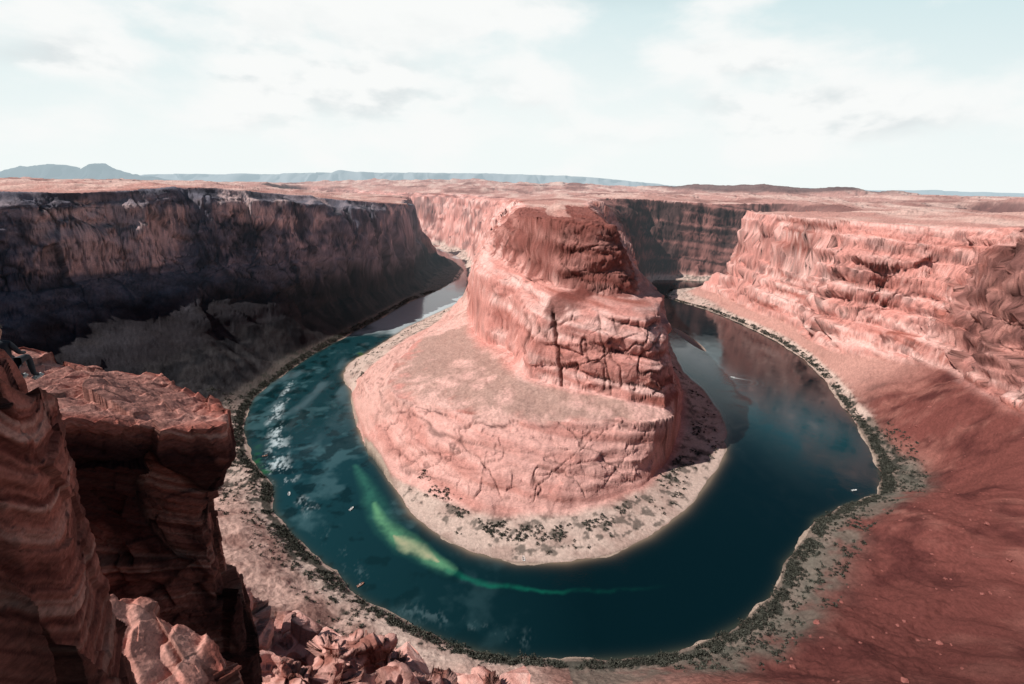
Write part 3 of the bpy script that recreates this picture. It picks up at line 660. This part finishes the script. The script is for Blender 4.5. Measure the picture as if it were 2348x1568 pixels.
def place(n,which,lo,hi,seed,seg=None,pw=1.4):
    r_=np.random.default_rng(seed);c=OC[0] if which=='O' else IC[0]
    L=np.hypot(np.diff(c[:,0]),np.diff(c[:,1]));ok=(c[:-1,1]<1700)&(c[1:,1]<1700)
    if seg is not None: ok&=seg(c[:-1,0],c[:-1,1])
    pr=L*ok;pr/=pr.sum();i=r_.choice(len(L),n,p=pr);t=r_.random(n)
    px=c[i,0]+(c[i+1,0]-c[i,0])*t;py=c[i,1]+(c[i+1,1]-c[i,1])*t
    tx=(c[i+1,0]-c[i,0])/L[i];ty=(c[i+1,1]-c[i,1])/L[i]
    off=lo+(hi-lo)*r_.random(n)**pw
    q1=np.stack([px+ty*off,py-tx*off],1);q2=np.stack([px-ty*off,py+tx*off],1)
    ch=[0 if which=='O' else 10]
    a=samp(q1[:,0],q1[:,1],ch)[:,0]
    q=np.where((a>0)[:,None],q1,q2)
    a=samp(q[:,0],q[:,1],ch)[:,0]
    return q[a>2]
q=place(360,'O',3,13,5,lambda x,y:(y<520)&(x>-60))
q=q[:240]
hh=H(q[:,0:1],q[:,1:2])[0][:,0]
for i in range(len(q)):
    o=bpy.data.objects.new('shrub',shm[i%5]);col.objects.link(o)
    s=rng.uniform(1.6,3.4);o.location=(q[i,0],q[i,1],hh[i]-.2);o.scale=(s,s,s*rng.uniform(.7,1.0));o.rotation_euler=(0,0,rng.uniform(0,6.28))
    tag(o,'dark grey green desert shrub on the river bank','shrub',group='shrubs along the river bank')
parts=[place(11000,'O',2.5,12,6,None,1.2),place(1500,'O',3,60,8,lambda x,y:(x<-100)&(y<700),1.6),place(1100,'I',10,28,7,None,1.0),place(900,'I',26,42,17,lambda x,y:(y<560),1.0),place(1500,'O',8,44,9,lambda x,y:(x>60)&(y<560),1.8)]
lens_=[len(p_) for p_ in parts]
q=np.concatenate(parts)
thr=np.full(len(q),-.3);o0=lens_[0]+lens_[1];thr[o0:o0+lens_[2]+lens_[3]]=.12
nz_=fbm(q[:,0]/14,q[:,1]/14,3,111);q=q[nz_>thr]
hh=H(q[:,0:1],q[:,1:2])[0][:,0]
q=q[hh<20];hh=hh[hh<20]
LV,LF,LC=leafclump(34,77,.30)
n=len(q);sc=rng.uniform(.5,1.9,(n,1,1));an=rng.uniform(0,6.28,n);ca,sa=np.cos(an),np.sin(an)
V=np.tile(LV[None],(n,1,1))
Vx=V[...,0]*ca[:,None]-V[...,1]*sa[:,None];Vy=V[...,0]*sa[:,None]+V[...,1]*ca[:,None]
V=np.stack([Vx,Vy,V[...,2]],-1)*sc
V+=np.concatenate([q,hh[:,None]-.1],1)[:,None,:]
Fq=(LF[None]+(np.arange(n)*len(LV))[:,None,None]).reshape(-1,4)
cc=np.tile(LC[None],(n,1,1))*rng.uniform(.6,1.5,(n,1,1))
o=mesh_from('scrub',V.reshape(-1,3),Fq,cc.reshape(-1,3),MS,False)
tag(o,'low grey green scrub covering the river banks','scrub','stuff')
print('shrubs',time.time()-T0)
# ---------------------------------------------------------------- distant ridges
def ridge(name,x0,x1,y,prof,depth,seed,colc,label,cat,rough=1.0):
    nx_,nd=520,26
    xs=np.linspace(x0,x1,nx_)[:,None];t=np.linspace(0,1,nd)[None]
    top=np.interp(xs[:,0],[p[0] for p in prof],[p[1] for p in prof])[:,None]
    top=top+rough*(fbm(xs/700,xs*0+seed,5,seed,.6)*90)*np.clip((top-250)/300,0,1)
    zz=np.where(t<.5,250+(top-250)*(0.25*t*2+.75*sm(.45,.85,t*2)),top-(t-.5)*2*(top-250)*sm(.3,1,t))
    xx=xs+fbm(xs/500,t*6,3,seed+1)*150;yy=y-depth*(.5-t)*2+fbm(xs/700,t*3,4,seed+2)*depth*.4
    zz=zz+rough*fbm(xs/220,t*9,4,seed+3)*22*np.sin(t*np.pi)
    ii=np.arange(nx_*nd).reshape(nx_,nd)
    q=np.stack([ii[:-1,:-1],ii[1:,:-1],ii[1:,1:],ii[:-1,1:]],-1).reshape(-1,4)
    cn=np.ones((nx_*nd,3),f4)*C(*colc)
    o=mesh_from(name,np.stack([xx,yy+0*xx,zz],-1).reshape(-1,3),q,cn,MT);tag(o,label,cat,'structure')
ridge('mesa',-16500,9500,21000,[(-16500,260),(-14500,540),(-12000,600),(-9500,640),(-7100,740),(-6800,830),(-6300,780),(-4000,790),(0,830),(2500,760),(4500,600),(6000,500),(9500,260)],1500,5,(.26,.26,.27),'long pale blue flat topped mesa on the horizon','mesa',.3)
ridge('mountain',-19500,-9500,16000,[(-19500,330),(-17000,380),(-16000,440),(-15200,500),(-14100,680),(-13600,760),(-13000,570),(-12600,720),(-12300,740),(-11800,540),(-11000,420),(-9500,250)],900,15,(.05,.06,.065),'hazy blue jagged mountains on the horizon','mountain',1.0)
ridge('mesa',11000,34000,26000,[(11000,300),(14000,520),(18000,470),(20000,540),(21000,500),(28000,430),(34000,300)],1500,25,(.16,.16,.17),'low hazy mesas far across the desert','mesa',.3)
# ---------------------------------------------------------------- boats
def simple_mat(name,colc,rough=.5):
    m,nt=nodes(name);bs=N(nt,'ShaderNodeBsdfPrincipled');bs.inputs['Roughness'].default_value=rough
    no=N(nt,'ShaderNodeTexNoise');no.inputs['Scale'].default_value=3
    mp=N(nt,'ShaderNodeMapRange');mp.inputs['To Min'].default_value=.85;mp.inputs['To Max'].default_value=1.1;nt.links.new(no.outputs[0],mp.inputs['Value'])
    sc_=N(nt,'ShaderNodeVectorMath',operation='SCALE');sc_.inputs[0].default_value=colc;nt.links.new(mp.outputs[0],sc_.inputs['Scale'])
    nt.links.new(sc_.outputs[0],bs.inputs['Base Color'])
    o=N(nt,'ShaderNodeOutputMaterial');nt.links.new(bs.outputs[0],o.inputs[0]);return m
MW=simple_mat('white_boat_paint',(.8,.8,.78),.35);MO=simple_mat('pale_orange_boat_paint',(.48,.27,.20),.5);MG=simple_mat('dark_boat_vinyl',(.05,.05,.06),.6)
def hullmesh(mat):
    st=[(-3.0,1.0,.7),(-1.5,1.15,.7),(0,1.15,.72),(1.5,.95,.8),(2.5,.5,.95),(3.1,.03,1.1)]
    V=[];Fc=[]
    for x,w,hh_ in st:
        V+=[(x,0,-.25),(x,w*.75,-.1),(x,w,hh_),(x,w-.12*min(1,w),hh_),(x,(w-.14)*.9 if w>.2 else 0,.3),(x,0,.28),
            (x,-(w-.14)*.9 if w>.2 else 0,.3),(x,-(w-.12*min(1,w)),hh_),(x,-w,hh_),(x,-w*.75,-.1)]
    for i in range(len(st)-1):
        for k in range(10):
            a=i*10+k;b_=i*10+(k+1)%10;Fc.append((a,b_,b_+10,a+10))
    me=bpy.data.meshes.new('hull');me.from_pydata(V,[],Fc+[tuple(range(10))[::-1]]);me.materials.append(mat);me.update();return me
def boxmesh(name,sx,sy,sz,mat,bev=.06,seg=2):
    bm=bmesh.new();bmesh.ops.create_cube(bm,size=1);bmesh.ops.scale(bm,vec=(sx,sy,sz),verts=bm.verts);bmesh.ops.bevel(bm,geom=bm.edges[:],offset=bev,segments=seg,affect='EDGES')
    me=bpy.data.meshes.new(name);bm.to_mesh(me);bm.free();me.materials.append(mat);return me
HW,HO=hullmesh(MW),hullmesh(MO)
seatm=boxmesh('seat',.45,1.7,.25,MG);motm=boxmesh('outboard_motor',.4,.45,.9,MG,.1);conm=boxmesh('console',.5,.7,.7,MW,.08)
bl=[(-152,426,1.2,'w'),(13,361,1.7,'w'),(373,811,2.6,'w'),(-281,523,.4,'o'),(-115,328,.8,'o'),(-222,449,1.9,'w'),(364,474,.2,'w')]
for bx,by,a,cc_ in bl:
    e=bpy.data.objects.new('motor_boat' if cc_=='w' else 'raft',None);col.objects.link(e);e.location=(bx,by,.05);e.rotation_euler=(0,0,a)
    tag(e,'small white motor boat floating on the river' if cc_=='w' else 'small orange raft floating near the river bank','boat',group='boats on the river')
    for nm,me,loc in [('hull',HW if cc_=='w' else HO,(0,0,0)),('seat',seatm,(-1.4,0,.5)),('seat',seatm,(.9,0,.5)),('console',conm,(-.3,.2,.7)),('outboard_motor',motm,(-3.1,0,.6))]:
        p=bpy.data.objects.new(nm,me);col.objects.link(p);p.parent=e;p.location=loc
# ---------------------------------------------------------------- person sitting on the rock edge
px_,py_=-9.66,9.12
dd_=np.hypot(COLV[23][:,0]-px_,COLV[23][:,1]-py_)
nearv=COLV[23][dd_<.35]
zt=float(nearv[:,2].max()) if len(nearv) else 296.7
zt=max(zt,296.5)
def skinmesh(name,vs_,es,rad,mat,root=0,lv=2):
    me=bpy.data.meshes.new(name);me.from_pydata(vs_,es,[]);me.update()
    o=bpy.data.objects.new(name,me);col.objects.link(o)
    md=o.modifiers.new('skin','SKIN');md.use_smooth_shade=True
    sv=me.skin_vertices[0].data
    for i,r in enumerate(rad): sv[i].radius=(r,r) if not isinstance(r,tuple) else r
    sv[root].use_root=True
    ss=o.modifiers.new('sub','SUBSURF');ss.levels=lv;ss.render_levels=lv
    me.materials.append(mat);return o
def cloth():
    m,nt=nodes('person_clothing_and_skin');bs=N(nt,'ShaderNodeBsdfPrincipled');bs.inputs['Roughness'].default_value=.85
    tcn=N(nt,'ShaderNodeTexCoord');sp=N(nt,'ShaderNodeSeparateXYZ');nt.links.new(tcn.outputs['Object'],sp.inputs[0])
    g=N(nt,'ShaderNodeMath',operation='GREATER_THAN');nt.links.new(sp.outputs[2],g.inputs[0]);g.inputs[1].default_value=.62
    mx=N(nt,'ShaderNodeMix',data_type='RGBA');nt.links.new(g.outputs[0],mx.inputs[0]);mx.inputs[6].default_value=(.035,.04,.05,1);mx.inputs[7].default_value=(.42,.24,.17,1)
    nt.links.new(mx.outputs[2],bs.inputs['Base Color']);o=N(nt,'ShaderNodeOutputMaterial');nt.links.new(bs.outputs[0],o.inputs[0]);return m
MCL=cloth()
vs_=[(0,0,.12),(0,-.02,.30),(.01,-.01,.48),(.03,0,.60),(.05,0,.66),(.07,0,.75),(.08,0,.84),
     (.02,.19,.54),(.12,.25,.33),(.33,.17,.26),(.40,.14,.25),(.02,-.19,.54),(.12,-.25,.33),(.33,-.17,.26),(.40,-.14,.25),
     (.05,.10,.10),(.45,.14,.16),(.50,.14,-.24),(.62,.14,-.30),(.05,-.10,.10),(.45,-.14,.16),(.50,-.14,-.24),(.62,-.14,-.30)]
es=[(0,1),(1,2),(2,3),(3,4),(4,5),(5,6),(2,7),(7,8),(8,9),(9,10),(2,11),(11,12),(12,13),(13,14),(0,15),(15,16),(16,17),(17,18),(0,19),(19,20),(20,21),(21,22)]
rad=[.14,.13,(.16,.13),.07,.055,.095,.08,.062,.046,.034,.038,.062,.046,.034,.038,.095,.068,.046,.035,.095,.068,.046,.035]
e=bpy.data.objects.new('person',None);col.objects.link(e);e.location=(px_,py_,zt-.02);e.rotation_euler=(0,0,1.75)
tag(e,'person in dark clothes sitting with knees bent on the rock','person')
o=skinmesh('body',vs_,es,rad,MCL);o.parent=e
hm=bpy.data.meshes.new('hair');bm=bmesh.new();bmesh.ops.create_icosphere(bm,subdivisions=3,radius=.112)
for v in bm.verts:
    if v.co.z<-.02 and v.co.x>-.02: v.co*=.6
bm.to_mesh(hm);bm.free();hm.materials.append(simple_mat('dark_hair',(.03,.02,.015),.7))
o=bpy.data.objects.new('hair',hm);col.objects.link(o);o.parent=e;o.location=(.05,0,.83)
shoe=boxmesh('shoe',.28,.10,.09,simple_mat('pale_shoe',(.45,.45,.43),.6),.035,3)
for sy_ in (-.14,.14):
    o=bpy.data.objects.new('shoe',shoe);col.objects.link(o);o.parent=e;o.location=(.58,sy_,-.32)
# ---------------------------------------------------------------- sky / sun
SE=math.radians(47);sunh=np.array([-.975,-.22]);sunh/=np.linalg.norm(sunh)
sd=np.array([sunh[0]*math.cos(SE),sunh[1]*math.cos(SE),math.sin(SE)])
from mathutils import Vector,Matrix
L=bpy.data.lights.new('sun','SUN');L.energy=5.0;L.angle=math.radians(.5);L.color=(1,.96,.91)
lo=bpy.data.objects.new('sun',L);col.objects.link(lo);lo.rotation_euler=Vector(sd).to_track_quat('Z','Y').to_euler()
w=bpy.data.worlds.new('World');scene.world=w;w.use_nodes=True;nt=w.node_tree;nt.nodes.clear()
sky=N(nt,'ShaderNodeTexSky');sky.sky_type='NISHITA';sky.sun_disc=False;sky.sun_elevation=SE;sky.sun_rotation=math.atan2(sd[0],sd[1])
sky.altitude=1300;sky.dust_density=1.0
bg=N(nt,'ShaderNodeBackground')
tc_=N(nt,'ShaderNodeTexCoord');sp_=N(nt,'ShaderNodeSeparateXYZ');nt.links.new(tc_.outputs['Generated'],sp_.inputs[0])
def M(op,a,b_=None,c=None,clamp=False):
    n=N(nt,'ShaderNodeMath',operation=op);n.use_clamp=clamp
    for i,v in enumerate([a,b_,c]):
        if v is None: continue
        if isinstance(v,(int,float)): n.inputs[i].default_value=v
        else: nt.links.new(v,n.inputs[i])
    return n.outputs[0]
def MR(v,a,b_,c=0,d=1):
    n=N(nt,'ShaderNodeMapRange');n.interpolation_type='SMOOTHSTEP'
    n.inputs['From Min'].default_value=a;n.inputs['From Max'].default_value=b_;n.inputs['To Min'].default_value=c;n.inputs['To Max'].default_value=d
    nt.links.new(v,n.inputs['Value']);return n.outputs[0]
ymax=M('MAXIMUM',sp_.outputs[1],.15)
axn=M('DIVIDE',sp_.outputs[0],ymax);eln=M('DIVIDE',sp_.outputs[2],ymax)
def cloudn(off):
    mp=N(nt,'ShaderNodeMapping');mp.inputs['Scale'].default_value=(1.0,1.0,2.2);mp.inputs['Location'].default_value=(.3,0,off);nt.links.new(tc_.outputs['Generated'],mp.inputs[0])
    n1=N(nt,'ShaderNodeTexNoise');n1.inputs['Scale'].default_value=5.4;n1.inputs['Detail'].default_value=9;n1.inputs['Roughness'].default_value=.53;n1.inputs['Distortion'].default_value=.1
    nt.links.new(mp.outputs[0],n1.inputs['Vector']);return n1.outputs[0]
c1_=cloudn(0);c2_=cloudn(.05)
tot=None
for a0,e0,wa_,we_,g_ in [(-.27,.155,.30,.05,1.),(.40,.225,.14,.028,1.2),(.55,.145,.32,.045,1.1),(-.45,.25,.45,.09,.9),(-.05,.29,.30,.04,.9),(-.85,.20,.14,.03,.8),(0,.09,1.2,.04,.5)]:
    a=M('DIVIDE',M('SUBTRACT',axn,a0),wa_);e_=M('DIVIDE',M('SUBTRACT',eln,e0),we_)
    s=M('ADD',M('MULTIPLY',a,a),M('MULTIPLY',e_,e_))
    g=M('MULTIPLY',M('EXPONENT',M('MULTIPLY',s,-1.0)),g_)
    tot=g if tot is None else M('ADD',tot,g)
den=M('ADD',M('MULTIPLY',tot,.26),c1_)
mk=M('MULTIPLY',MR(den,.48,.76),MR(sp_.outputs[2],.32,.5,1,0))
shd=MR(M('SUBTRACT',c2_,c1_),-.02,.15)
shd=M('MULTIPLY',shd,MR(tot,.3,1.0,.0,1))
shd=M('MULTIPLY',shd,MR(sp_.outputs[2],.17,.24,1,.2))
cc_=N(nt,'ShaderNodeMix',data_type='RGBA');nt.links.new(shd,cc_.inputs[0]);cc_.inputs[6].default_value=(.95,.965,.955,1);cc_.inputs[7].default_value=(.75,.80,.81,1)
hb=M('MULTIPLY',MR(sp_.outputs[2],.26,.46,1,0),MR(sp_.outputs[1],-.1,.5,.1,1))
skc=N(nt,'ShaderNodeVectorMath',operation='MULTIPLY');nt.links.new(sky.outputs[0],skc.inputs[0]);skc.inputs[1].default_value=(.038,.048,.046)
hcol=N(nt,'ShaderNodeMix',data_type='RGBA');nt.links.new(MR(M('ADD',sp_.outputs[2],M('MULTIPLY',M('ABSOLUTE',axn),.08)),.08,.44),hcol.inputs[0]);hcol.inputs[6].default_value=(.90,.955,.945,1);hcol.inputs[7].default_value=(.58,.77,.81,1)
hz1=N(nt,'ShaderNodeMix',data_type='RGBA');nt.links.new(hb,hz1.inputs[0]);nt.links.new(skc.outputs[0],hz1.inputs[6]);nt.links.new(hcol.outputs[2],hz1.inputs[7])
fin=N(nt,'ShaderNodeMix',data_type='RGBA');nt.links.new(M('MULTIPLY',mk,MR(sp_.outputs[1],-.2,.3,.1,1)),fin.inputs[0]);nt.links.new(hz1.outputs[2],fin.inputs[6]);nt.links.new(cc_.outputs[2],fin.inputs[7])
bg.inputs['Strength'].default_value=1.0
nt.links.new(fin.outputs[2],bg.inputs[0]);wo=N(nt,'ShaderNodeOutputWorld');nt.links.new(bg.outputs[0],wo.inputs[0])
# ---------------------------------------------------------------- camera
cam=bpy.data.cameras.new('camera');cam.lens=18;cam.sensor_width=36;cam.clip_end=120000;cam.clip_start=.3
co=bpy.data.objects.new('camera',cam);col.objects.link(co);scene.camera=co
p=math.radians(16.8);th=math.radians(1.05)
Fw=Vector((0,math.cos(p),-math.sin(p)));R0=Vector((1,0,0));U0=Vector((0,math.sin(p),math.cos(p)))
Rr=R0*math.cos(th)+U0*math.sin(th);Uu=U0*math.cos(th)-R0*math.sin(th)
mt=Matrix((( Rr.x,Uu.x,-Fw.x,0),(Rr.y,Uu.y,-Fw.y,0),(Rr.z,Uu.z,-Fw.z,300),(0,0,0,1)))
co.matrix_world=mt
scene.view_settings.view_transform='Standard';scene.view_settings.look='None';scene.view_settings.exposure=0
print('done',time.time()-T0)
